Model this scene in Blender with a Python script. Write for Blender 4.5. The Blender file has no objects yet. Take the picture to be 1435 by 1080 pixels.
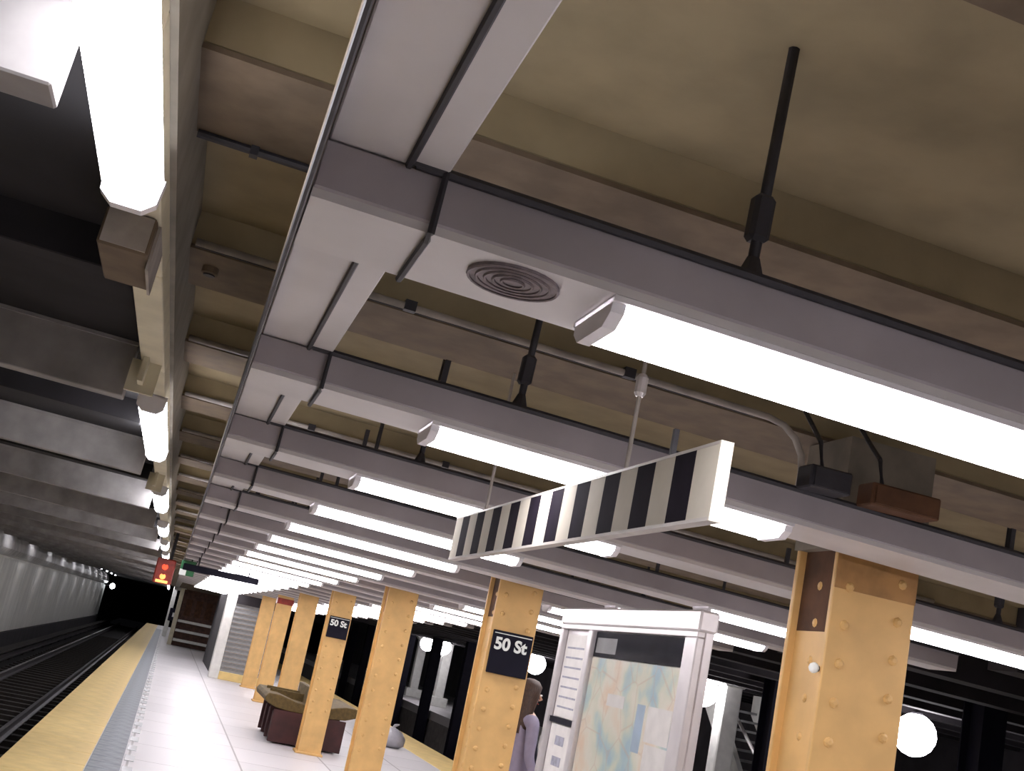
import bpy, bmesh, math, random
from mathutils import Matrix, Vector
random.seed(7)

# ------------------------------------------------------------------ camera, world, exposure
S = bpy.context.scene
COL = S.collection
H = 1.6                                    # eye height above the platform
cam_d = bpy.data.cameras.new('camera')
cam = bpy.data.objects.new('camera', cam_d); COL.objects.link(cam)
W_PX, F_PX = 1435.0, 1690.0
cam_d.sensor_width = 36.0
cam_d.lens = F_PX / W_PX * 36.0
cam_d.clip_end = 400
_ey = Vector((238 - 717.5, 843 - 540.0, F_PX))        # platform direction seen in the lens
_ex = Vector((1, .265, 0)); _ex.z = -(_ey.x*_ex.x + _ey.y*_ex.y)/F_PX
_ey.normalize(); _ex.normalize()
_ez = _ex.cross(_ey)
if _ez.y > 0: _ez = -_ez
def _w(v): return Vector((_ex.dot(v), _ey.dot(v), _ez.dot(v)))
rt, up, bk = _w(Vector((1,0,0))), _w(Vector((0,-1,0))), -_w(Vector((0,0,1)))
cam.matrix_world = Matrix(((rt.x,up.x,bk.x,0),(rt.y,up.y,bk.y,0),(rt.z,up.z,bk.z,H),(0,0,0,1)))
S.camera = cam
wd = bpy.data.worlds.new('underground'); S.world = wd; wd.use_nodes = True
wd.node_tree.nodes['Background'].inputs[0].default_value = (.005,.005,.006,1)
wd.node_tree.nodes['Background'].inputs[1].default_value = .3
S.view_settings.view_transform = 'Standard'; S.view_settings.look = 'None'
S.view_settings.gamma = 1; S.view_settings.use_curve_mapping = False
S.view_settings.exposure = 0.0

SLOPE = .03                                # the ceiling falls a little to the right
PITCH = 1.48                               # beam spacing
BAY = 3*PITCH                              # column spacing
TUBE = 22.0                                # lamp brightness

# ------------------------------------------------------------------ materials
MATS = {}
def mat(name, c, rough=.6, var=.15, scale=6.0, metal=0.0, bump=0.0, c2=None, emit=0.0, spec=None, stretch=None):
    m = bpy.data.materials.new(name); m.use_nodes = True
    nt = m.node_tree; b = nt.nodes['Principled BSDF']
    b.inputs['Roughness'].default_value = rough; b.inputs['Metallic'].default_value = metal
    if spec is not None: b.inputs['Specular IOR Level'].default_value = spec
    if c2 is None: c2 = tuple(x*(1-var) for x in c)
    tc = nt.nodes.new('ShaderNodeTexCoord'); mp = nt.nodes.new('ShaderNodeMapping')
    if stretch: mp.inputs['Scale'].default_value = stretch
    nt.links.new(tc.outputs['Object'], mp.inputs[0])
    n = nt.nodes.new('ShaderNodeTexNoise'); n.inputs['Scale'].default_value = scale; n.inputs['Detail'].default_value = 6
    nt.links.new(mp.outputs[0], n.inputs['Vector'])
    r = nt.nodes.new('ShaderNodeValToRGB')
    r.color_ramp.elements[0].position = .35; r.color_ramp.elements[1].position = .65
    r.color_ramp.elements[0].color = (*c2,1); r.color_ramp.elements[1].color = (*c,1)
    nt.links.new(n.outputs['Fac'], r.inputs[0]); nt.links.new(r.outputs[0], b.inputs['Base Color'])
    if bump:
        bp = nt.nodes.new('ShaderNodeBump'); bp.inputs['Strength'].default_value = bump; bp.inputs['Distance'].default_value = .01
        nt.links.new(n.outputs['Fac'], bp.inputs['Height']); nt.links.new(bp.outputs[0], b.inputs['Normal'])
    if emit:
        b.inputs['Emission Color'].default_value = (*c,1); b.inputs['Emission Strength'].default_value = emit
    MATS[name] = m
    return m

mat('plaster', (.33,.265,.155), .9, .22, 5, bump=.2)
mat('girder_paint', (.26,.235,.19), .85, .25, 7)
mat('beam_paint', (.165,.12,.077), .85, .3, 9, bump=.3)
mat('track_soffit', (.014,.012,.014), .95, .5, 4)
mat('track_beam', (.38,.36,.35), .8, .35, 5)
mat('raceway_face', (.38,.345,.36), .6, .18, 4)
mat('duct_sheet', (.62,.59,.58), .5, .12, 3)
mat('dark_iron', (.03,.028,.035), .6, .3, 20)
mat('pipe_paint', (.42,.38,.34), .6, .3, 12)
mat('cream_paint', (.74,.68,.50), .6, .15, 6)
mat('lamp_housing', (.82,.80,.82), .5, .08, 6)
mat('lens', (1.0,.95,1.0), .5, 0, 5, emit=TUBE)
mat('edge_lens', (.95,.93,1.0), .5, 0, 5, emit=TUBE)
mat('column_paint', (.74,.455,.165), .5, .16, 6, bump=.12)
mat('column_shade_stain', (.50,.26,.085), .6, .35, 10)
mat('concrete_case', (.24,.21,.17), .9, .3, 7)
mat('rust_brown', (.12,.05,.02), .8, .45, 9, bump=.3)
mat('sign_black', (.010,.009,.018), .7, .2, 8, spec=.15)
mat('letter_white', (.85,.87,.82), .5, .03, 5)
mat('stripe_white', (.60,.56,.47), .8, .12, 7, spec=.2)
mat('stripe_black', (.014,.010,.018), .9, .3, 9, spec=.08)
mat('board_frame', (.50,.46,.42), .5, .15, 9)
mat('steel_frame', (.74,.70,.70), .32, .1, 8, metal=.35)
mat('poster_paper', (.83,.80,.76), .5, .1, 14)
mat('poster_mark', (.42,.42,.50), .6, .3, 30)
mat('water_blue', (.42,.54,.66), .6, .15, 9)
mat('header_dark', (.02,.02,.03), .8, .4, 12, spec=.1)
mat('yellow_strip', (.86,.64,.26), .6, .15, 5)
mat('grey_tile', (.27,.30,.33), .5, .35, 9)
mat('tile_light', (.80,.82,.84), .22, .1, 9)
mat('kerb_concrete', (.10,.09,.085), .9, .4, 6)
mat('ballast', (.022,.019,.02), .95, .6, 14, bump=.6)
mat('rail_steel', (.25,.23,.24), .35, .3, 10, metal=.8)
mat('tie_wood', (.03,.024,.02), .9, .4, 8)
mat('wall_panel', (.84,.83,.77), .5, .2, 2, stretch=(1,1,.25))
mat('wall_cornice', (.86,.85,.82), .25, .25, 3)
mat('tunnel_dark', (.012,.011,.014), .95, .5, 3)
mat('far_dark', (.03,.025,.03), .9, .5, 2)
mat('bench_wood', (.13,.085,.022), .75, .4, 5, stretch=(4,1,4))
mat('bench_red', (.06,.014,.014), .6, .4, 6)
mat('shutter_metal', (.27,.27,.27), .5, .2, 12)
mat('white_paint', (.80,.80,.76), .45, .12, 8)
mat('kiosk_brown', (.12,.05,.03), .6, .5, 10)
mat('signal_red', (.36,.035,.02), .5, .4, 12)
mat('red_glow', (1.0,.08,.03), .4, 0, 5, emit=1.6)
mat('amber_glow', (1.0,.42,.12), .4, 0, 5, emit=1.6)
mat('sign_green', (.03,.16,.06), .5, .3, 12)
mat('globe', (1.0,.95,1.0), .4, 0, 5, emit=26)
mat('tunnel_bulb', (.9,.95,1.0), .4, 0, 5, emit=12)
mat('skin', (.62,.38,.27), .55, .06, 12)
mat('hair_brown', (.075,.038,.022), .6, .6, 40, stretch=(6,6,.6))
mat('jacket_lilac', (.28,.25,.34), .8, .15, 12)
mat('trouser_dark', (.025,.024,.05), .85, .3, 14)
mat('shoe_black', (.02,.02,.02), .5, .2, 8)
mat('bag_plastic', (.45,.44,.48), .3, .25, 6, bump=.8)
mat('speaker_mesh', (.23,.19,.20), .6, .3, 60)

def floor_mat():
    m = bpy.data.materials.new('platform_tile'); m.use_nodes = True; nt = m.node_tree; b = nt.nodes['Principled BSDF']
    tc = nt.nodes.new('ShaderNodeTexCoord'); br = nt.nodes.new('ShaderNodeTexBrick')
    br.offset = 0; br.inputs['Scale'].default_value = 1.0
    br.inputs['Brick Width'].default_value = 1.2; br.inputs['Row Height'].default_value = 1.48
    br.inputs['Mortar Size'].default_value = .012
    br.inputs['Color1'].default_value = (.70,.675,.685,1); br.inputs['Color2'].default_value = (.63,.61,.62,1); br.inputs['Mortar'].default_value = (.30,.28,.28,1)
    nt.links.new(tc.outputs['Object'], br.inputs['Vector'])
    n = nt.nodes.new('ShaderNodeTexNoise'); n.inputs['Scale'].default_value = 2.2; n.inputs['Detail'].default_value = 7
    nt.links.new(tc.outputs['Object'], n.inputs['Vector'])
    mx = nt.nodes.new('ShaderNodeMixRGB'); mx.blend_type = 'MULTIPLY'; mx.inputs[0].default_value = .12
    nt.links.new(br.outputs['Color'], mx.inputs[1]); nt.links.new(n.outputs['Fac'], mx.inputs[2]); nt.links.new(mx.outputs[0], b.inputs['Base Color'])
    mr = nt.nodes.new('ShaderNodeMapRange'); mr.inputs[3].default_value = .30; mr.inputs[4].default_value = .55
    nt.links.new(n.outputs['Fac'], mr.inputs[0]); nt.links.new(mr.outputs[0], b.inputs['Roughness'])
    MATS['platform_tile'] = m
floor_mat()
def map_mat():
    # printed transit map: pale sea, land patches, thin route lines
    m = bpy.data.materials.new('map_print'); m.use_nodes = True; nt = m.node_tree; b = nt.nodes['Principled BSDF']
    b.inputs['Roughness'].default_value = .3
    tc = nt.nodes.new('ShaderNodeTexCoord')
    n = nt.nodes.new('ShaderNodeTexNoise'); n.inputs['Scale'].default_value = 3.6; n.inputs['Detail'].default_value = 3
    nt.links.new(tc.outputs['Object'], n.inputs['Vector'])
    r = nt.nodes.new('ShaderNodeValToRGB'); cr = r.color_ramp
    cr.elements[0].position = .36; cr.elements[0].color = (.40,.56,.62,1)
    cr.elements[1].position = .70; cr.elements[1].color = (.80,.62,.45,1)
    for p, c in ((.44,(.55,.66,.60,1)), (.50,(.72,.72,.58,1)), (.58,(.80,.76,.64,1))):
        e = cr.elements.new(p); e.color = c
    nt.links.new(n.outputs['Fac'], r.inputs[0])
    v = nt.nodes.new('ShaderNodeTexVoronoi'); v.feature = 'DISTANCE_TO_EDGE'; v.inputs['Scale'].default_value = 5
    nt.links.new(tc.outputs['Object'], v.inputs['Vector'])
    lt = nt.nodes.new('ShaderNodeMath'); lt.operation = 'LESS_THAN'; lt.inputs[1].default_value = .02
    nt.links.new(v.outputs['Distance'], lt.inputs[0])
    mx = nt.nodes.new('ShaderNodeMixRGB'); mx.inputs[2].default_value = (.62,.42,.30,1)
    sc = nt.nodes.new('ShaderNodeMath'); sc.operation = 'MULTIPLY'; sc.inputs[1].default_value = .35
    nt.links.new(lt.outputs[0], sc.inputs[0]); nt.links.new(sc.outputs[0], mx.inputs[0])
    nt.links.new(r.outputs[0], mx.inputs[1]); nt.links.new(mx.outputs[0], b.inputs['Base Color'])
    MATS['map_print'] = m
map_mat()
def glass_mat():
    m = bpy.data.materials.new('glass_pane'); m.use_nodes = True; nt = m.node_tree
    for n in list(nt.nodes): nt.nodes.remove(n)
    o = nt.nodes.new('ShaderNodeOutputMaterial'); mx = nt.nodes.new('ShaderNodeMixShader'); fr = None
    t = nt.nodes.new('ShaderNodeBsdfTransparent'); g = nt.nodes.new('ShaderNodeBsdfGlossy'); g.inputs['Roughness'].default_value = .08
    mx.inputs[0].default_value = .07
    nt.links.new(t.outputs[0], mx.inputs[1]); nt.links.new(g.outputs[0], mx.inputs[2]); nt.links.new(mx.outputs[0], o.inputs[0])
    MATS['glass_pane'] = m
glass_mat()

# ------------------------------------------------------------------ mesh helpers
def a_box(bm, x0,x1,y0,y1,z0,z1):
    v = [bm.verts.new(p) for p in ((x0,y0,z0),(x1,y0,z0),(x1,y1,z0),(x0,y1,z0),(x0,y0,z1),(x1,y0,z1),(x1,y1,z1),(x0,y1,z1))]
    for f in ((3,2,1,0),(4,5,6,7),(0,1,5,4),(1,2,6,5),(2,3,7,6),(3,0,4,7)): bm.faces.new([v[i] for i in f])
def a_prism(bm, prof, axis, t0, t1):
    """profile of 2-D points swept along an axis: 'x' -> (y,z), 'y' -> (x,z), 'z' -> (x,y)"""
    def P(p, t): return {'x':(t,p[0],p[1]), 'y':(p[0],t,p[1]), 'z':(p[0],p[1],t)}[axis]
    a = [bm.verts.new(P(p,t0)) for p in prof]; b = [bm.verts.new(P(p,t1)) for p in prof]
    n = len(prof)
    bm.faces.new(a[::-1]); bm.faces.new(b)
    for i in range(n): bm.faces.new((a[i],a[(i+1)%n],b[(i+1)%n],b[i]))
def a_tube(bm, pts, r, seg=8):
    pts = [Vector(p) for p in pts]; rings = []
    rr = r if isinstance(r,(list,tuple)) else [r]*len(pts)
    for i, p in enumerate(pts):
        d = (pts[min(i+1,len(pts)-1)] - pts[max(i-1,0)]).normalized()
        u = d.cross(Vector((0,0,1)) if abs(d.z) < .9 else Vector((1,0,0))).normalized(); w = d.cross(u)
        rings.append([bm.verts.new(p + (u*math.cos(2*math.pi*k/seg) + w*math.sin(2*math.pi*k/seg))*rr[i]) for k in range(seg)])
    for a, b in zip(rings, rings[1:]):
        for k in range(seg): bm.faces.new((a[k],a[(k+1)%seg],b[(k+1)%seg],b[k]))
    bm.faces.new(rings[0][::-1]); bm.faces.new(rings[-1])
def a_lathe(bm, prof, seg=20, c=(0,0,0)):
    rings = []
    for r, z in prof:
        rings.append([bm.verts.new((c[0]+r*math.cos(2*math.pi*k/seg), c[1]+r*math.sin(2*math.pi*k/seg), c[2]+z)) for k in range(seg)])
    for a, b in zip(rings, rings[1:]):
        for k in range(seg): bm.faces.new((a[k],a[(k+1)%seg],b[(k+1)%seg],b[k]))
    bm.faces.new(rings[0][::-1]); bm.faces.new(rings[-1])
def mesh(name, fill, bevel=0.0, smooth=False):
    bm = bmesh.new(); fill(bm)
    bmesh.ops.recalc_face_normals(bm, faces=bm.faces)
    if bevel: bmesh.ops.bevel(bm, geom=list(bm.edges), offset=bevel, segments=1, affect='EDGES')
    me = bpy.data.meshes.new(name); bm.to_mesh(me); bm.free()
    if smooth:
        for p in me.polygons: p.use_smooth = True
    return me
def link(name, me, m, parent=None, loc=(0,0,0), rot=(0,0,0)):
    if not me.materials: me.materials.append(MATS[m])
    o = bpy.data.objects.new(name, me); COL.objects.link(o)
    o.location = loc; o.rotation_euler = rot
    if parent is not None: o.parent = parent
    return o
def obj(name, fill, m, parent=None, bevel=0.0, smooth=False, loc=(0,0,0), rot=(0,0,0)):
    return link(name, mesh(name, fill, bevel, smooth), m, parent, loc, rot)
def box(name, d, m, parent=None, bevel=0.0, loc=(0,0,0), rot=(0,0,0)):
    return obj(name, lambda bm: a_box(bm, *d), m, parent, bevel, False, loc, rot)
def tag(o, label, cat, group=None):
    o['label'] = label; o['category'] = cat
    if group: o['group'] = group
    return o
def thing(name, label, cat, loc=(0,0,0), rot=(0,0,0), group=None):
    o = bpy.data.objects.new(name, None); COL.objects.link(o)
    o.empty_display_size = .1; o.location = loc; o.rotation_euler = rot
    return tag(o, label, cat, group)
def struct(o, label=None, cat=None):
    o['kind'] = 'structure'
    if label: o['label'] = label
    if cat: o['category'] = cat
    return o
def copy_tree(o, parent=None):
    c = o.copy(); COL.objects.link(c)
    if parent is not None: c.parent = parent
    for ch in list(o.children): copy_tree(ch, c)
    return c
ORD = ['nearest','second','third','fourth','fifth','sixth','seventh','eighth','ninth','tenth','eleventh','twelfth']

# ------------------------------------------------------------------ the setting: platform, tracks, walls
EDGE_L, EDGE_R = -1.06, 5.15
Y0, Y1 = -6.0, 84.0
floor = struct(box('floor', (-.36, EDGE_R-.7, Y0, Y1, -.25, 0), 'platform_tile'),
               'pale grey polished tile platform floor between the two tracks', 'floor')
kerb = struct(box('trim_1', (EDGE_L+.02, -.36, Y0, Y1, -.25, -.03), 'kerb_concrete', bevel=.0), 'dark concrete platform lip under the yellow edge strip', 'platform edge')
kerb2 = struct(box('trim_2', (EDGE_R-.7, EDGE_R-.02, Y0, Y1, -.25, -.03), 'kerb_concrete'), 'dark concrete lip of the platform beside the far track', 'platform edge')
# yellow edge tiles with raised domes omitted at this distance: flat panels with open joints
tile_me = mesh('yellow_panel', lambda bm: a_box(bm, 0, .70, 0, .90, -.03, .006), bevel=.004)
n_t = int((Y1-Y0)/.91)
for i in range(n_t):
    link('yellow_panel', tile_me, 'yellow_strip', kerb, (EDGE_L, Y0 + i*.91, 0))
for i in range(n_t):
    link('yellow_panel', tile_me, 'yellow_strip', kerb2, (EDGE_R-.70, Y0 + i*.91, 0))
# band of glossy grey tiles beside the yellow strip, a lighter tile every so often
gt = mesh('grey_tile', lambda bm: a_box(bm, 0, .30, 0, .44, .0, .008), bevel=.003)
lt = mesh('light_tile', lambda bm: a_box(bm, 0, .10, 0, .44, .0, .008), bevel=.003)
for i in range(150):
    y = 5 + i*.45
    link('grey_tile', gt, 'grey_tile', floor, (-.35, y, 0))
    if i % 2 == 0: link('light_tile', lt, 'tile_light', floor, (-.04, y, 0))
# running tracks
for nm, xa, xb, lab in (('floor_track_1', -4.7, EDGE_L, 'dark ballast track bed left of the yellow platform edge'),
                        ('floor_track_2', EDGE_R, 8.4, 'dark ballast track bed beyond the far platform edge')):
    struct(box(nm, (xa, xb, Y0, 110, -1.35, -1.15), 'ballast'), lab, 'track bed')
struct(box('wall_platform_left', (EDGE_L+.12, EDGE_L+.3, Y0, Y1, -1.15, -.25), 'kerb_concrete'))
struct(box('wall_platform_right', (EDGE_R-.3, EDGE_R-.12, Y0, Y1, -1.15, -.25), 'kerb_concrete'))
rail_prof = [(-.07,0),(.07,0),(.07,.02),(.015,.04),(.015,.12),(.036,.13),(.036,.17),(-.036,.17),(-.036,.13),(-.015,.12),(-.015,.04),(-.07,.02)]
rail_me = mesh('running_rail', lambda bm: a_prism(bm, rail_prof, 'y', Y0, 108))
tie_me = mesh('railroad_tie', lambda bm: a_box(bm, -1.2, 1.2, -.11, .11, 0, .10))
for xc, side in ((-2.75,'left'), (6.8,'far')):
    for dx, wh in ((-.72,'outer' if side == 'left' else 'nearer'), (.72,'inner' if side == 'left' else 'farther')):
        tag(link('running_rail', rail_me, 'rail_steel', None, (xc+dx,0,-1.05)),
            ('rusty steel running rail beside the platform edge strip' if dx > 0 else 'rusty steel running rail beside the pale tunnel wall') if side == 'left'
            else ('steel running rail close under the far platform edge' if dx < 0 else 'steel running rail beside the opposite platform'), 'rail', 'running rails')
    t = thing('track_ties', 'row of dark wooden ties under the %s track rails' % ('left' if side == 'left' else 'far'), 'ties', (xc,0,-1.15))
    for i in range(90): link('tie', tie_me, 'tie_wood', t, (0, Y0+.6 + i*.9, 0))
third = thing('third_rail', 'third rail with cover board beside the pale tunnel wall', 'rail', (-4.25,0,-1.15))
link('rail', mesh('rail', lambda bm: a_prism(bm, rail_prof, 'y', Y0, 108)), 'rail_steel', third, (0,0,.14))
box('cover_board', (-.16,.16,Y0,108,.42,.46), 'tie_wood', third)
for i in range(30): box('support', (-.05,.05,-.05,.05,0,.42), 'tie_wood', third, loc=(-.11, Y0+1+i*3.6, 0))

# pale wall across the left track
wl = struct(box('wall_left', (-5.1,-4.75, 2, 92, -1.35, 3.2), 'wall_panel'), 'pale grey panelled tunnel wall across the left track', 'wall')
def cornice(bm): a_prism(bm, [(-4.75,1.92),(-4.60,1.97),(-4.50,2.12),(-4.52,2.34),(-4.62,2.56),(-4.75,2.66)], 'y', 2, 92)
obj('cornice', cornice, 'wall_cornice', wl, smooth=False)
pan = mesh('wall_panel', lambda bm: a_box(bm, 0, .03, 0, 2.90, -.30, 1.86), bevel=.006)
for i in range(31): link('wall_panel', pan, 'wall_panel', wl, (-4.75, 2.02 + i*2.96, 0))
box('plinth', (-4.75,-4.62, 2, 92, -1.15, -.34), 'far_dark', wl)
struct(box('wall_tunnel_left', (-5.3,-5.0, 92, 150, -1.35, 3.4), 'tunnel_dark'))
struct(box('wall_tunnel_end', (-5.3, 14, 150, 150.3, -1.35, 3.4), 'tunnel_dark'))
struct(box('wall_platform_end', (.9, 14, 96, 96.3, -1.35, 3.4), 'tunnel_dark'))
struct(box('wall_back', (-5.3, 14, Y0-.3, Y0, -1.35, 3.4), 'wall_panel'))
# opposite platform on the right
struct(box('floor_opposite', (8.4, 13.5, Y0, 96, -.25, 0), 'platform_tile'))
struct(box('wall_opposite_edge', (8.4, 8.6, Y0, 96, -1.35, -.25), 'kerb_concrete'))
struct(box('wall_right', (13.5, 13.8, Y0, 96, -.25, 3.2), 'far_dark'), 'dark wall behind the opposite platform', 'wall')

# ------------------------------------------------------------------ ceiling (tilted slightly with the drainage fall)
TILT = (0, math.atan(SLOPE), 0)
TX = -2.35*SLOPE                          # keeps tilted things at their x after the rotation about the floor line
ceil = struct(box('ceiling', (-.36, 5.3, Y0, 96, 2.83, 3.0), 'plaster', loc=(TX,0,0), rot=TILT), 'stained tan plaster ceiling over the platform', 'ceiling')
bme = mesh('beam', lambda bm: a_box(bm, -.25, 5.25, 0, .46, 2.712, 2.84), bevel=.006)
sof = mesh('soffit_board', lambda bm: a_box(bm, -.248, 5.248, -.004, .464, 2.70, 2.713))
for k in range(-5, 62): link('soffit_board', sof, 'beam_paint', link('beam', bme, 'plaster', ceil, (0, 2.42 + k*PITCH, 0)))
gird = struct(box('trim_3', (-.37,-.235, Y0, 96, 2.53, 2.88), 'girder_paint', loc=(TX,0,0), rot=TILT), 'cream painted girder along the platform edge lights', 'girder')
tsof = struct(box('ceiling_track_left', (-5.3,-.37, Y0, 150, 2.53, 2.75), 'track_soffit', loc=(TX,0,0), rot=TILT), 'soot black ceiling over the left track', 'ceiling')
tb = mesh('beam', lambda bm: a_prism(bm, [(0,2.31),(.10,2.31),(.10,2.54),(0,2.54)], 'x', -5.0, -.37), bevel=.004)
fl = mesh('flange', lambda bm: a_box(bm, -5.0, -.37, -.012, .112, 2.515, 2.529))
tb2 = mesh('beam', lambda bm: a_box(bm, -5.0, -.37, 0, .10, 2.42, 2.54), bevel=.004)
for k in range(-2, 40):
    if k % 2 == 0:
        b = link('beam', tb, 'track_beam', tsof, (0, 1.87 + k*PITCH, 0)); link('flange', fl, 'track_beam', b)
    else: link('beam', tb2, 'track_soffit', tsof, (0, 1.87 + k*PITCH, 0))  # odd beams shallower and black, the shade on them put into the colour
rsof = struct(box('ceiling_track_right', (5.25, 14.0, Y0, 96, 2.62, 2.85), 'far_dark', loc=(TX,0,0), rot=TILT), 'dark ceiling over the far track', 'ceiling')
rb = mesh('beam', lambda bm: a_box(bm, 5.3, 13.6, 0, .3, 2.42, 2.63))
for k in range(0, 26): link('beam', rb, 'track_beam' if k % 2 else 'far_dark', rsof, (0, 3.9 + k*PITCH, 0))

# ------------------------------------------------------------------ transverse raceway boxes with fluorescent lights
BX0, BX1, BW = .05, 4.45, .27
race_me = mesh('body', lambda bm: a_box(bm, BX0, BX1, 0, BW, 2.275, 2.36), bevel=.004)
pan_me = mesh('bottom_pan', lambda bm: a_box(bm, BX0+.002, BX1-.002, .004, BW+.004, 2.26, 2.277))
edge_me = mesh('edge_cable', lambda bm: a_tube(bm, [(.2,-.008,2.362),(BX1,-.008,2.362)], .009, 6))
rod_me = mesh('hanger_rod', lambda bm: a_tube(bm, [(0,0,2.36),(0,0,2.84)], .011, 8), smooth=True)
def foot(bm):
    a_box(bm, -.035,.035,-.02,.03,2.355,2.372)
    a_tube(bm, [(0,0,2.36),(0,0,2.41)], [.030,.012], 8)
foot_me = mesh('rod_foot', foot)
cl_me = mesh('clamp', lambda bm: a_box(bm, -.022,.018,-.018,.018,2.44,2.53), bevel=.008)
stub_me = mesh('stub_post', lambda bm: a_box(bm, -.008,.008,-.008,.008,2.36,2.44))
conduit_me = mesh('drop_conduit', lambda bm: a_tube(bm, [(.185,-.012,2.362),(.25,-.012,2.362),(.25,-.012,2.255),(.25,.02,2.253),(.25,BW,2.253)], .007, 6))
def raceway(k, proto=[None]):
    lab = ('long grey raceway box hung across the platform, %s from the camera' % ORD[k] if 0 <= k < 8 else 'long grey raceway box hung across the platform far down the row')
    if k < 0: lab = 'long grey raceway box hung across the platform behind the camera'
    t = thing('raceway_box', lab, 'raceway', (TX, 1.84 + k*PITCH, 0), TILT, 'raceway boxes across the ceiling')
    b = link('body', race_me, 'raceway_face', t)
    p = link('bottom_pan', pan_me, 'duct_sheet', t)
    if k <= 14:
        link('edge_cable', edge_me, 'dark_iron', t)
        link('drop_conduit', conduit_me, 'dark_iron', t)
        for x in (.82, 3.6):
            r = link('hanger_rod', rod_me, 'dark_iron', t, (x, .03, 0)); link('rod_foot', foot_me, 'dark_iron', r); link('clamp', cl_me, 'dark_iron', r)
        if k > 0:
            for x in (.58, 2.5): link('stub_post', stub_me, 'dark_iron', t, (x, .01, 0))
    return t
N_ROW = 26
rw = [raceway(k) for k in range(-2, N_ROW)]

LX0, LX1 = .58, 1.74
lens_prof = [(.015,2.250),(.02,2.236),(.05,2.215),(.18,2.215),(.21,2.236),(.215,2.250)]
lens_me = mesh('lens', lambda bm: a_prism(bm, lens_prof, 'x', .02, LX1-LX0-.02), bevel=0)
cap_me = mesh('end_cap', lambda bm: a_prism(bm, [(y*1.03-.003, z+.008 if z > 2.245 else z-.004) for y, z in lens_prof], 'x', 0, .025))
hous_me = mesh('housing', lambda bm: a_box(bm, 0, LX1-LX0, .005, .225, 2.249, 2.2595))
def flu(k, x0, side):
    if 0 <= k < 10: lab = ('%s white fluorescent light across the platform left of the columns' if side == 'l' else '%s white fluorescent light on the far side of the columns') % (['brightest nearest']+ORD[1:])[k]
    else: lab = ('far fluorescent light in the dense row left of the columns' if side == 'l' else 'far fluorescent light in the row beyond the columns') if k > 0 else 'fluorescent light behind the camera, %s of the column line' % ('left' if side == 'l' else 'right')
    t = thing('fluorescent_light', lab, 'light', (x0+TX, 1.84 + k*PITCH, -SLOPE*x0), TILT, 'fluorescent lights %s of the columns' % ('left' if side == 'l' else 'right'))
    link('housing', hous_me, 'lamp_housing', t)
    link('lens', lens_me, 'lens', t)
    link('end_cap', cap_me, 'lamp_housing', t); link('end_cap', cap_me, 'lamp_housing', t, (LX1-LX0-.025,0,0))
for k in range(-2, N_ROW): flu(k, LX0, 'l')
for k in range(-1, N_ROW): flu(k, 2.84, 'r')

# round loudspeaker grille in the nearest raceway
sp = thing('speaker_grille', 'round perforated speaker grille in the nearest raceway underside', 'speaker', (.42, 1.84+.10, 2.26-.42*SLOPE), TILT)
obj('cone_plate', lambda bm: a_lathe(bm, [(.082,0),(.082,-.006),(.0,-.008)][:2], 28), 'speaker_mesh', sp)
for j, r in enumerate((.02,.035,.05,.065,.08)):
    def ring(bm, r=r):
        a_tube(bm, [(r*math.cos(2*math.pi*i/28), r*math.sin(2*math.pi*i/28), -.007) for i in range(29)], .003, 5)
    obj('grille_ring', ring, 'speaker_mesh', sp)

# ------------------------------------------------------------------ longitudinal flat duct with conduits
du = thing('ceiling_duct', 'long flat pale sheet-metal duct running down the platform ceiling', 'duct', (TX,0,0), TILT)
seg = mesh('duct_section', lambda bm: a_box(bm, .055, .255, 0, PITCH-.006, 2.362, 2.52), bevel=.003)
for k in range(-3, 40): link('duct_section', seg, 'duct_sheet', du, (0, 1.86 + k*PITCH, 0))
obj('side_angle', lambda bm: a_box(bm, .040,.049,-4,60,2.258,2.43), 'beam_paint', du)
obj('side_conduit', lambda bm: a_tube(bm, [(.043,-4,2.252),(.043,60,2.252)], .005, 6), 'dark_iron', du)
for k in range(-2, 16):
    obj('conduit', lambda bm: a_tube(bm, [(.188,0,2.355),(.188,PITCH-BW-.01,2.355)], .007, 6), 'dark_iron', du, loc=(0, 1.84+BW + k*PITCH, 0))

# ------------------------------------------------------------------ transverse ceiling pipes beside each beam
def pipe(k):
    y = 2.42 + k*PITCH - .03
    t = thing('ceiling_pipe', ('thin painted pipe clipped along the ceiling beam, %s in view' % ORD[k-1]) if k <= 6 else 'thin painted pipe clipped along a far ceiling beam', 'pipe', (TX, y, 0), TILT, 'pipes along the ceiling beams')
    if k % 3 == 1:
        pts = [(-.22,0,2.715),(1.85,0,2.715)] + [(1.85+.16*math.sin(a), 0, 2.715-.16+.16*math.cos(a)) for a in (.4,.8,1.2,1.57)] + [(2.01,0,2.42)]
    else: pts = [(-.22,0,2.715),(4.6,0,2.715)]
    obj('tube', lambda bm: a_tube(bm, pts, .013, 8), 'pipe_paint', t, smooth=True)
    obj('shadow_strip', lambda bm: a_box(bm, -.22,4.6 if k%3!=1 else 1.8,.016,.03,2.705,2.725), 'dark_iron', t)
    for x in (.5, 1.3): box('clip', (x-.02,x+.02,-.017,.017,2.700,2.735), 'dark_iron', t)
for k in range(0, 12):
    if k >= 1: pipe(k)
a_pipe = thing('ceiling_pipe', 'dark pipe on the ceiling between duct and edge lights, nearest of the row', 'pipe', (TX, 2.42+.45, 0), TILT, 'pipes along the ceiling beams')
obj('tube', lambda bm: a_tube(bm, [(-.23,0,2.69),(.05,0,2.69)], .011, 8), 'dark_iron', a_pipe)
obj('strap', lambda bm: a_box(bm, -.10,-.08,-.014,.014,2.676,2.705), 'dark_iron', a_pipe)

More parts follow.
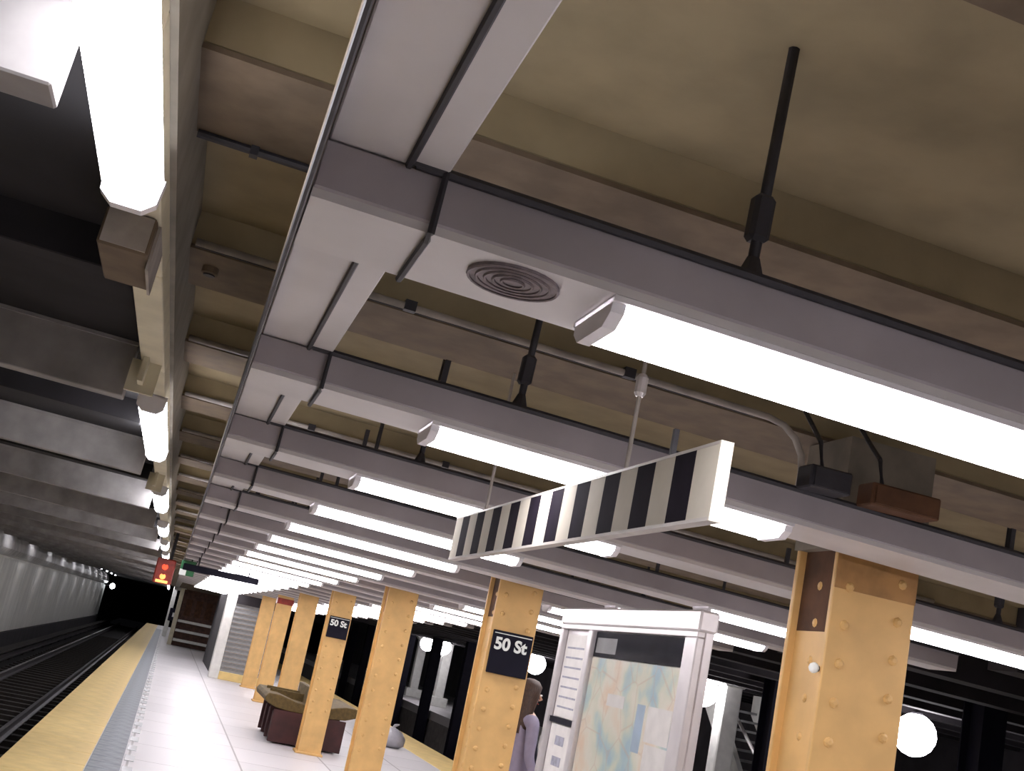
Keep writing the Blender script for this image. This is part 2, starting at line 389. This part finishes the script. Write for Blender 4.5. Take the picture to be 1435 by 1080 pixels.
# round box on the brown beam left of the duct
jr = thing('round_box', 'small dark round outlet box on the brown beam left of the duct', 'outlet box', (-.15, 4.07, 2.704), TILT)
obj('can', lambda bm: a_lathe(bm, [(.028,0),(.028,-.022),(.024,-.026)], 16), 'beam_paint', jr)
obj('cover', lambda bm: a_lathe(bm, [(.020,-.026),(.020,-.030)], 12), 'dark_iron', jr)

# boxes by the top of the first column
def jbox(name, label, x0, x1, m):
    t = thing(name, label, 'junction box', (0, 1.84+PITCH, -SLOPE*x0), (0,0,0))
    box('case', (x0,x1,-.10,-.012,2.36,2.43), m, t, .005)
    box('lid', (x0+.012,x1-.012,-.106,-.10,2.367,2.423), m, t)
    obj('cable', lambda bm: a_tube(bm, [(x0+.06,-.05,2.43),(x0+.06,-.02,2.52),(x0+.10,.12,2.60),(x0+.12,.30,2.74)], .008, 6), 'dark_iron', t)
jbox('junction_box', 'dark blue-grey junction box on the raceway near the front column', 1.71, 1.85, 'dark_iron')
jbox('junction_box', 'rust brown junction box on the raceway above the front column', 1.92, 2.16, 'rust_brown')

# ------------------------------------------------------------------ platform edge light row
er = thing('edge_raceway', 'cream metal raceway carrying the platform edge lights', 'raceway', (TX,0,0), TILT)
for k in range(-2, 62):
    box('channel', (-.34,-.25,0,PITCH-.01,2.455,2.53), 'cream_paint', er, .003, loc=(0, 1.95 + k*PITCH, 0))
el_me = mesh('lens', lambda bm: a_prism(bm, [(-.36,2.450),(-.355,2.40),(-.33,2.38),(-.27,2.38),(-.245,2.40),(-.24,2.450)], 'y', .03, 1.97))
ec_me = mesh('end_cap', lambda bm: a_prism(bm, [(-.364,2.454),(-.36,2.397),(-.333,2.374),(-.267,2.374),(-.241,2.397),(-.236,2.454)], 'y', 0, .035))
eh_me = mesh('housing', lambda bm: a_box(bm, -.355,-.245,0,2.0,2.445,2.454))
for i, y in enumerate([.62] + [5.50 + 4.42*j for j in range(19)]):
    t = thing('edge_light', ['glaring nearest tube light in the platform edge row','second tube light in the platform edge row','third tube light in the platform edge row','fourth tube light in the platform edge row','fifth tiny tube light in the platform edge row','far tiny tube light in the platform edge row'][min(i,5)],
              'light', (TX,y,0), TILT, 'platform edge lights')
    link('housing', eh_me, 'lamp_housing', t); link('lens', el_me, 'edge_lens', t)
    link('end_cap', ec_me, 'lamp_housing', t); link('end_cap', ec_me, 'lamp_housing', t, (0,1.965,0))
bb = thing('ballast_box', 'tan metal box hung just past the glaring edge light', 'box', (TX,2.88,0), TILT)
box('case', (-.375,-.255,0,.34,2.36,2.4535), 'beam_paint', bb, .005)
box('front_plate', (-.368,-.262,-.006,0,2.366,2.45), 'pipe_paint', bb)
box('strap', (-.255,-.248,.05,.30,2.34,2.4535), 'pipe_paint', bb)
for i, y in enumerate((4.62, 8.9)):
    t = thing('beam_bracket', ['bright cream bracket where a track beam meets the edge girder, nearer one','bright cream bracket where a track beam meets the edge girder, farther one'][i], 'bracket', (TX,y+.14,0), TILT, 'edge girder brackets')
    box('plate', (-.37,-.26,0,.02,2.33,2.455), 'cream_paint', t)
    box('rib', (-.325,-.305,-.10,0,2.36,2.455), 'cream_paint', t)

# unseen tube lamps added between the track beams to brighten the pale wall
tl_h = mesh('housing', lambda bm: a_box(bm, -.07,.07,-.62,.62,2.500,2.527))
tl_l = mesh('tube', lambda bm: a_tube(bm, [(0,-.60,2.475),(0,.60,2.475)], .022, 8))
for i in range(15):
    t = thing('added_track_lamp', 'added unseen tube lamp between the dark beams over the left track', 'light', (TX-4.0, 1.87+2.0*PITCH+.79+i*4*PITCH, 4.0*SLOPE), TILT, 'added recessed lamps over the left track')
    link('housing', tl_h, 'lamp_housing', t); link('tube', tl_l, 'edge_lens', t)

# ------------------------------------------------------------------ orange steel columns
CX0, CX1, CYD = 2.12, 2.44, .29
def col_parts():
    fl1 = mesh('flange', lambda bm: a_box(bm, 0, .32, 0, .022, 0, 2.24), bevel=.004)
    web = mesh('web', lambda bm: a_box(bm, .030, .290, .022, CYD-.022, 0, 1.95))
    web2 = mesh('web', lambda bm: a_box(bm, .030, .290, .022, CYD-.022, 1.95, 2.24))
    base = mesh('base_plate', lambda bm: a_box(bm, -.03, .35, -.03, CYD+.03, 0, .03), bevel=.006)
    cap = mesh('cap_plate', lambda bm: a_box(bm, -.01, .33, -.005, CYD+.005, 2.235, 2.63))
    riv = mesh('rivet', lambda bm: a_lathe(bm, [(.018,0),(.016,.006),(.008,.011)], 8))
    return fl1, web, base, cap, riv, web2
fl1, web_me, base_me, cap_me2, riv_me, web2_me = col_parts()
clabs = ['large orange riveted steel column at right, nearest the camera','orange steel column with station sign, second from the camera','plain orange steel column, third from the camera',
         'orange steel column with small station sign beside the bench','orange steel column just past the bench','orange steel column with red top near the grey shutter']
for j in range(11):
    y = 3.72 + BAY*j
    t = thing('steel_column', clabs[j] if j < 6 else 'distant orange steel column behind the others', 'column', (CX0, y, 0), group='orange platform columns')
    a = link('flange', fl1, 'column_paint', t); b = link('flange', fl1, 'column_paint', t, (0, CYD-.022, 0))
    w = link('web', web_me, 'column_paint', t)
    link('base_plate', base_me, 'column_paint', t); link('encasement', cap_me2, 'concrete_case', t)
    w2 = obj('web', lambda bm: a_box(bm, .030, .290, .022, CYD-.022, 1.95, 2.24), 'rust_brown' if j < 2 else 'column_shade_stain', t)  # upper web in a darker colour that paints in the shade up there
    if j < 4:
        for zz in range(13 if j < 2 else 11):
            z = .55 + zz*(.13 if j < 2 else .15)
            for x in (.06, .26): link('rivet', riv_me, 'column_paint', a, (x, 0, z + (.05 if x > .1 else 0)), (math.pi/2,0,0))
            if j < 2 and z > .9: link('rivet', riv_me, 'column_paint', w, (.035, CYD/2, z), (0,-math.pi/2,0))
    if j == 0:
        box('shade_stain_top', (.002,.318,-.003,.0,2.10,2.24), 'column_shade_stain', t)  # brown band: staining plus painted shade at the column top
    elif j == 5: box('red_band', (-.01,.33,-.01,CYD+.01,2.02,2.14), 'signal_red', t)
# highlight of a bolt on the front column, modelled as a white bead
bl = thing('bolt_glint', 'tiny white bead for the bolt highlight on the front orange column', 'lamp', (CX0-.02, 3.72+.02, H+.22))
obj('white_bead', lambda bm: a_lathe(bm, [(.004,-.018),(.014,-.012),(.018,0),(.014,.012),(.004,.018)], 12), 'letter_white', bl, smooth=True)
obj('glint_stem', lambda bm: a_tube(bm, [(0,0,0),(.02,.004,0)], .010, 8), 'dark_iron', bl)

# station signs on the columns
def station_sign(y, label):
    t = thing('station_sign', label, 'sign', (CX0+.02, y-.014, H-.025), group='station name signs')
    box('panel', (0,.285,-.012,.012,0,.29), 'sign_black', t, .004)
    box('white_line', (.008,.277,-.0135,-.012,.268,.274), 'letter_white', t)
    cu = bpy.data.curves.new('lettering', 'FONT'); cu.body = '50 St'; cu.size = .112; cu.extrude = .0015; cu.offset = .004
    tmp = bpy.data.objects.new('lettering_curve', cu); COL.objects.link(tmp)
    me = bpy.data.meshes.new_from_object(tmp.evaluated_get(bpy.context.evaluated_depsgraph_get())); bpy.data.objects.remove(tmp)
    me.materials.clear()
    o = link('lettering', me, 'letter_white', t); o.location = (.018,-.014,.165); o.rotation_euler = (math.pi/2,0,0)
station_sign(3.72+BAY, 'black station sign with white lettering on the second orange column')
station_sign(3.72+3*BAY, 'small far black station sign on the column beside the bench')

# ------------------------------------------------------------------ hanging zebra-striped board
ZX, ZY0, ZY1, ZZ0, ZZ1 = 1.0, 2.26, 4.66, 1.978, 2.140
zb = thing('striped_board', 'long black and white striped board hanging along the platform', 'board', (ZX, ZY0, ZZ0))
L = ZY1-ZY0; HB = ZZ1-ZZ0
box('backing', (-.010,.010,0,L,0,HB), 'board_frame', zb)
NS = 21; sw = L/NS
st_me = {c: mesh('stripe', lambda bm: a_box(bm, -.0135,.0135,0,sw-.001,.004,HB-.004)) for c in ('stripe_white','stripe_black')}
for i in range(NS):
    c = 'stripe_white' if i % 2 == 0 else 'stripe_black'
    link('stripe', st_me[c], c, zb, (0, i*sw, 0))
box('bottom_rail', (-.0145,.0145,0,L,-.004,.004), 'board_frame', zb)
box('top_rail', (-.0145,.0145,0,L,HB-.004,HB+.003), 'board_frame', zb)
box('end_cap', (-.0145,.0145,-.008,0,-.004,HB+.003), 'stripe_white', zb)
for y in (.58, 2.0):
    r = obj('hanger_rod', lambda bm: a_tube(bm, [(0,0,HB),(0,0,2.668-ZZ0)], .006, 8), 'pipe_paint', zb, loc=(0,y,0))
    obj('coupling', lambda bm: a_lathe(bm, [(.010,.36),(.016,.37),(.016,.41),(.010,.42)], 10), 'steel_frame', r)
box('hook', (-.006,.006,.28,.292,HB,HB+.07), 'dark_iron', zb)

# ------------------------------------------------------------------ framed map case between the columns
MX, MY0, MY1, MZ = 2.20, 4.93, 6.85, 2.02
mc = thing('map_case', 'white metal map case standing between the front two columns', 'map case', (MX, MY0, 0))
ML = MY1-MY0; DIV = 6.31-MY0
box('back_box', (.03,.075,0,ML,.45,MZ), 'steel_frame', mc, .006)
for y in (.08, ML-.14): box('leg', (.025,.075,y,y+.06,0,.45), 'steel_frame', mc)
for a, b in ((0,.13),(DIV-.02,DIV+.05),(ML-.05,ML)): box('upright', (-.005,.03,a,b,.45,MZ-.11), 'steel_frame', mc, .005)
box('top_rail', (-.005,.03,0,ML,MZ-.11,MZ-.085), 'steel_frame', mc, .003)
box('top_cap', (-.008,.085,-.01,ML+.01,MZ-.085,MZ+.01), 'steel_frame', mc, .01)
box('bottom_rail', (-.005,.03,0,ML,.45,.55), 'steel_frame', mc, .005)
box('header', (.018,.026,.14,DIV-.03,MZ-.245,MZ-.115), 'header_dark', mc)
box('header_plate', (.0165,.018,DIV-.36,DIV-.06,MZ-.225,MZ-.145), 'shutter_metal', mc)
mp = box('map_sheet', (.018,.026,.14,DIV-.03,.56,MZ-.25), 'map_print', mc)
for (a,b,c,d) in ((.18,.46,1.42,1.58),(.16,.44,1.28,1.41),(.78,1.02,1.54,1.60)): box('map_inset', (.0165,.018,a,b,c,d), 'poster_paper', mp)
for (a,b,c,d) in ((.50,.60,1.36,1.58),): box('water_patch', (.0172,.018,a,b,c,d), 'water_blue', mp)
ps = box('timetable', (.018,.026,DIV+.10,ML-.09,1.42,MZ-.14), 'poster_paper', mc)
for i in range(7): box('print_line', (.0168,.018,DIV+.13,ML-.12,1.47+i*.055,1.48+i*.055), 'poster_mark', ps)
p2 = box('notice', (.018,.026,DIV+.10,ML-.09,.56,1.38), 'poster_paper', mc)
for z in (1.16,1.27,.98): obj('print_spot', lambda bm: a_box(bm, .0168,.018,DIV+.19,ML-.20,z,z+.05), 'poster_mark', p2)
box('divider', (.012,.028,DIV+.05,ML-.05,1.385,1.415), 'sign_black', mc)
box('glass', (.006,.009,.13,DIV-.02,.55,MZ-.11), 'glass_pane', mc)

# ------------------------------------------------------------------ wooden bench by the fourth column
bn = thing('platform_bench', 'brown wooden platform bench beside the fourth orange column', 'bench', (1.70, 17.75, 0))
def seat_prof(bm):
    p = [(-.12,.66),(-.10,.73),(0,.72),(.18,.60),(.40,.50),(.60,.47),(.60,.42),(.30,.44),(.05,.52),(-.06,.60)]
    a_prism(bm, p, 'y', 0, 1.9)
def shell(flip):
    def f(bm):
        p = [(-.10,.60),(-.06,.66),(.10,.66),(.34,.60),(.58,.58),(.58,.46),(.28,.46),(.08,.48),(-.08,.54)]
        if flip: p = [(1.16-x, z) for x, z in p][::-1]
        a_prism(bm, p, 'y', 0, 1.9)
    return f
obj('seat_shell', shell(False), 'bench_wood', bn, .01); obj('seat_shell', shell(True), 'bench_wood', bn, .01)
box('back_board', (.54,.62,0,1.9,.50,.82), 'bench_wood', bn, .01)
for y in (0,.62,1.24,1.86): box('end_panel', (.06,1.10,y,y+.04,.02,.46), 'bench_red', bn, .006)
box('kick_board', (.10,1.06,.04,1.86,.05,.40), 'bench_red', bn)
for y in (.62,1.24): box('arm_divider', (.0,.5,y,y+.03,.52,.70), 'bench_wood', bn, .005)

# ------------------------------------------------------------------ person standing behind the map case
def person(loc, rz):
    root = thing('person', 'person with long brown hair and lilac jacket standing left of the map case', 'person', loc, (0,0,rz))
    V = []; E = []; R = []
    def add(p, r, par=None):
        V.append(p); R.append(r)
        if par is not None: E.append((par, len(V)-1))
        return len(V)-1
    pel = add((0,0,.95), (.155,.115))
    ch1 = add((0,.01,1.12), (.135,.10), pel); ch2 = add((0,.01,1.30), (.165,.115), ch1); sh = add((0,0,1.42), (.11,.085), ch2)
    nk = add((0,0,1.49), (.052,.055), sh); hd0 = add((0,-.01,1.56), (.065,.075), nk); hd1 = add((0,-.01,1.64), (.076,.092), hd0); hd2 = add((0,0,1.71), (.055,.065), hd1)
    wr = []
    for s in (-1,1):
        a = add((s*.17,0,1.40), (.062,.062), sh); b = add((s*.235,.02,1.13), (.046,.046), a)
        c = add((s*.22,-.10,.92), (.034,.034), b); d = add((s*.215,-.14,.83), (.036,.020), c); wr.append((s,d))
        h = add((s*.09,0,.90), (.10,.10), pel); k = add((s*.10,-.01,.50), (.068,.068), h); an = add((s*.10,.02,.10), (.042,.042), k)
    me = bpy.data.meshes.new('body'); me.from_pydata(V, E, []); me.update()
    o = bpy.data.objects.new('body', me); COL.objects.link(o); o.parent = root
    sk = o.modifiers.new('skin', 'SKIN'); sb = o.modifiers.new('sub', 'SUBSURF'); sb.levels = 2; sb.render_levels = 2
    for i, sv in enumerate(me.skin_vertices[0].data): sv.radius = R[i]; sv.use_root = (i == 0)
    sk.use_smooth_shade = True
    # bake so that clothing can be told by height
    dg = bpy.context.evaluated_depsgraph_get(); ev = o.evaluated_get(dg); nm = bpy.data.meshes.new_from_object(ev)
    o.modifiers.clear(); o.data = nm
    for n in ('skin','jacket_lilac','trouser_dark'): nm.materials.append(MATS[n])
    for p in nm.polygons:
        z = p.center.z; x = abs(p.center.x)
        p.use_smooth = True
        p.material_index = 0 if (z > 1.465 or (z < .885 and x > .165)) else (1 if z > .86 else 2)
    for s in (-1,1):
        # hand: palm is the arm's end; five fingers
        for f,(dx,ln,r) in enumerate(((-.024,.062,.0085),(-.008,.075,.009),(.008,.070,.009),(.022,.055,.008))):
            obj('finger', lambda bm: a_tube(bm, [(s*.215+dx,-.145,.815),(s*.215+dx,-.158,.815-ln*.5),(s*.215+dx,-.152,.815-ln)], [r,r,r*.7], 6), 'skin', root, smooth=True)
        obj('thumb', lambda bm: a_tube(bm, [(s*.20,-.155,.845),(s*.185,-.185,.82),(s*.185,-.195,.79)], [.011,.010,.008], 6), 'skin', root, smooth=True)
        def shoe(bm):
            a_prism(bm, [(.10,0),(.10,.09),(.03,.12),(-.06,.085),(-.15,.05),(-.17,.025),(-.165,0)], 'x', s*.10-.045, s*.10+.045)
        obj('shoe', shoe, 'shoe_black', root, .012)
        obj('eye', lambda bm: a_lathe(bm, [(.003,-.008),(.010,-.004),(.010,.004),(.003,.008)], 8, (s*.032,-.094,1.635)), 'letter_white', root)
        obj('ear', lambda bm: a_lathe(bm, [(.006,-.028),(.014,-.014),(.016,.010),(.008,.028)], 8, (s*.076,0,1.625)), 'skin', root, smooth=True)
    obj('nose', lambda bm: a_tube(bm, [(0,-.092,1.64),(0,-.118,1.60),(0,-.098,1.592)], [.008,.013,.008], 8), 'skin', root, smooth=True)
    obj('mouth', lambda bm: a_box(bm, -.022,.022,-.092,-.080,1.557,1.566), 'signal_red', root, .003)
    def hair(bm):
        rings = []
        for z, rx, ry, cy, gap in ((1.76,.02,.02,.01,0),(1.745,.065,.07,.008,0),(1.70,.092,.105,.008,.0),(1.64,.100,.115,.012,.95),(1.56,.104,.112,.022,1.0),(1.47,.115,.105,.035,1.15),(1.38,.125,.100,.05,1.3),(1.30,.115,.085,.06,1.4)):
            ring = []
            for k in range(20):
                a = -math.pi/2 + gap + (2*math.pi-2*gap)*k/19
                ring.append(bm.verts.new((rx*math.cos(a), cy+ry*math.sin(a), z)))
            rings.append(ring)
        for a, b in zip(rings, rings[1:]):
            for k in range(19): bm.faces.new((a[k],a[k+1],b[k+1],b[k]))
    h = obj('hair', hair, 'hair_brown', root, smooth=True)
    sd = h.modifiers.new('thick','SOLIDIFY'); sd.thickness = .03; sd.offset = -1
    def strap(bm): a_tube(bm, [(.10,-.10,1.43),(-.02,-.135,1.25),(-.17,-.10,1.02)], .014, 6)
    obj('bag_strap', strap, 'sign_black', root)
    return root
pr = person((2.80, 9.2, 0), math.radians(100)); pr.scale = (.905,.905,.905)

# ------------------------------------------------------------------ far things on the platform
sh = thing('shutter_enclosure', 'grey slatted shutter enclosure with white corner post and yellow base', 'enclosure', (1.36, 31.8, 0))
box('corner_post', (0,.24,0,.5,.0,2.14), 'white_paint', sh, .01)
box('base', (.24,1.25,.02,.3,0,.20), 'yellow_strip', sh, .01)
box('head_beam', (.24,1.25,.02,.3,1.90,2.14), 'far_dark', sh)
slat = mesh('slat', lambda bm: a_prism(bm, [(.06,0),(.085,.05),(.075,.118),(.10,.118),(.11,0)], 'x', .24, 1.25))
for i in range(14): link('slat', slat, 'shutter_metal', sh, (0,0,.20+i*.1225))
box('side_wall', (.10,.24,.5,9,0,2.14), 'far_dark', sh)

kk = thing('kiosk', 'brown far kiosk with three pale ledges left of the white post', 'kiosk', (.45, 50, 0))
box('cabinet', (0,1.4,.35,1.6,0,2.2), 'kiosk_brown', kk, .01)
for z in (.18,.55,.92):
    box('ledge', (.02,1.38,-.02,.36,z,z+.10), 'white_paint', kk, .01)
box('side_post', (-.16,0,.0,.5,0,2.2), 'cream_paint', kk)
box('header', (-.05,1.45,.2,.36,2.0,2.2), 'kiosk_brown', kk)
for x in (.3,.7,1.1): box('display', (x-.12,x+.12,.33,.35,1.2,1.85), 'rust_brown', kk)

ph = thing('phone_post', 'small white phone post with dark box at the far platform end', 'phone post', (.02, 60, 0))
box('post', (0,.20,0,.2,0,2.3), 'white_paint', ph, .02); box('post', (.42,.60,0,.2,0,2.3), 'white_paint', ph, .02)
box('hood', (.0,.60,-.05,.25,2.2,2.34), 'white_paint', ph, .02)
box('phone_box', (.08,.52,-.12,.1,.75,1.35), 'sign_black', ph, .02)
box('keypad', (.24,.36,-.13,-.12,.95,1.15), 'white_paint', ph)

# hanging signs and signal over the platform edge
hs = thing('hanging_sign', 'dark overhead sign bar hung across the platform far away', 'sign', (0, 17.35, 0))
box('panel', (.05,1.10,0,.08,2.06,2.15), 'sign_black', hs, .006)
for x in (.25,.95): obj('rod', lambda bm: a_tube(bm, [(x,.05,2.15),(x,.05,2.80)], .012, 6), 'dark_iron', hs)
gs = thing('green_sign', 'small dark green sign hung beside the red signal', 'sign', (.02, 19.4, 0))
box('panel', (0,.22,0,.08,2.03,2.26), 'sign_green', gs, .006)
box('white_patch', (.0,.10,-.004,0,2.03,2.12), 'letter_white', gs)
obj('rod', lambda bm: a_tube(bm, [(.15,.04,2.26),(.15,.04,2.80)], .012, 6), 'dark_iron', gs)
sg = thing('track_signal', 'red-brown hanging signal at the platform edge far down the track', 'signal', (-.42, 21.2, 0))
box('case', (.05,.36,0,.22,1.86,2.28), 'signal_red', sg, .02)
box('hanger', (.24,.29,.08,.14,2.28,2.84), 'dark_iron', sg)
for z, m in ((2.14,'red_glow'),(1.98,'amber_glow')):
    obj('lamp', lambda bm: a_lathe(bm, [(.05,0),(.045,.02),(.02,.03)], 12), m, sg, loc=(.20,0,z), rot=(math.pi/2,0,0))
    obj('visor', lambda bm: a_tube(bm, [(.20,.0,z+.062),(.20,-.09,z+.058)], .03, 8), 'signal_red', sg)
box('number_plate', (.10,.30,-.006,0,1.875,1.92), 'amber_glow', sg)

tl = thing('tunnel_lamp', 'single tiny white lamp in the dark tunnel mouth', 'lamp', (-4.2, 93, 1.86))
obj('white_bead', lambda bm: a_lathe(bm, [(.05,-.2),(.16,-.12),(.2,0),(.16,.12),(.05,.2)], 14), 'tunnel_bulb', tl, smooth=True)
obj('bracket', lambda bm: a_tube(bm, [(0,.05,0),(-.8,.3,0)], .03, 6), 'dark_iron', tl)

# grey bags against the far platform edge
for i,(x,y,s) in enumerate(((4.1,20.9,.22),(3.75,21.6,.18))):
    t = thing('plastic_bag', ['larger grey plastic bag lying near the far platform edge','smaller grey plastic bag lying near the far platform edge'][i], 'bag', (x,y,0), group='bags on the platform')
    obj('sack', lambda bm: a_lathe(bm, [(.7*s,0),(1.1*s,.25*s),(1.15*s,.7*s),(.8*s,1.2*s),(.25*s,1.45*s),(.15*s,1.5*s)], 14), 'bag_plastic', t, smooth=True)
    obj('knot', lambda bm: a_tube(bm, [(0,0,1.48*s),(.03,.02,1.62*s),(.10,.02,1.75*s)], [.02,.03,.012], 7), 'bag_plastic', t)

# ------------------------------------------------------------------ opposite platform
for i,(y,z) in enumerate(((13.4,1.86),(19.6,1.96),(29.6,1.94),(40.3,1.98),(43.0,2.00))):
    t = thing('globe_lamp', ['white globe lamp seen right of the front column','large white globe lamp just right of the map case','white globe lamp between the second column and the map case','white globe lamp seen left of the second column','farthest white globe lamp seen left of the second column'][i],
              'lamp', (9.0, y, z), group='globe lamps over the opposite platform')
    r = .26
    obj('globe', lambda bm: a_lathe(bm, [(r*math.sin(a), -r*math.cos(a)) for a in (.12,.5,.9,1.3,1.57,1.9,2.3,2.7,3.02)], 18), 'globe', t, smooth=True)
    obj('collar', lambda bm: a_lathe(bm, [(.07,.23),(.07,.27),(.03,.30)], 12), 'dark_iron', t)
    obj('stem', lambda bm: a_tube(bm, [(0,0,.28),(0,0,2.60-9*SLOPE-z)], .018, 8), 'dark_iron', t)
ws = mesh('shaft', lambda bm: a_box(bm, -.16,.16,-.16,.16,.3,2.30), bevel=.02)
wb = mesh('plinth', lambda bm: a_box(bm, -.30,.30,-.30,.30,0,.32), bevel=.02)
wc = mesh('capital', lambda bm: a_prism(bm, [(-.16,2.12),(.16,2.12),(.34,2.30),(-.34,2.30)], 'y', -.2, .2))
for j in range(12):
    y = 6.3 + j*BAY
    t = thing('white_column', 'white column on the opposite platform, %s of the row' % ORD[j], 'column', (9.5, y, 0), group='white columns on the opposite platform')
    link('shaft', ws, 'white_paint', t); link('plinth', wb, 'white_paint', t); link('capital', wc, 'white_paint', t)
for j in range(12):
    y = 6.6 + j*BAY
    t = thing('dark_column', 'black column between the far tracks, %s of the row' % ORD[j], 'column', (8.2, y, -1.15), group='dark columns beside the far track')
    box('shaft', (-.05,.05,-.15,.15,0,3.5), 'sign_black', t)
    box('flange', (-.14,.14,-.17,-.15,0,3.5), 'sign_black', t); box('flange', (-.14,.14,.15,.17,0,3.5), 'sign_black', t)
# stair on the opposite platform with pale stringers
so = thing('far_stair', 'stair with two pale slanted stringers seen beside the map case', 'stair', (9.8, 18.6, 0))
for x in (0, .95):
    obj('stringer', lambda bm: a_prism(bm, [(0,0),(.45,0),(2.6,1.75),(2.6,2.1),(2.3,2.1)], 'x', x, x+.09), 'white_paint', so)
for i in range(11): box('tread', (.09,.95,.25+i*.21,.50+i*.21,.10+i*.165,.14+i*.165), 'shutter_metal', so)
for x in (.04,.99): obj('handrail', lambda bm: a_tube(bm, [(x,0,.85),(x,2.3,2.25)], .03, 8), 'steel_frame', so)
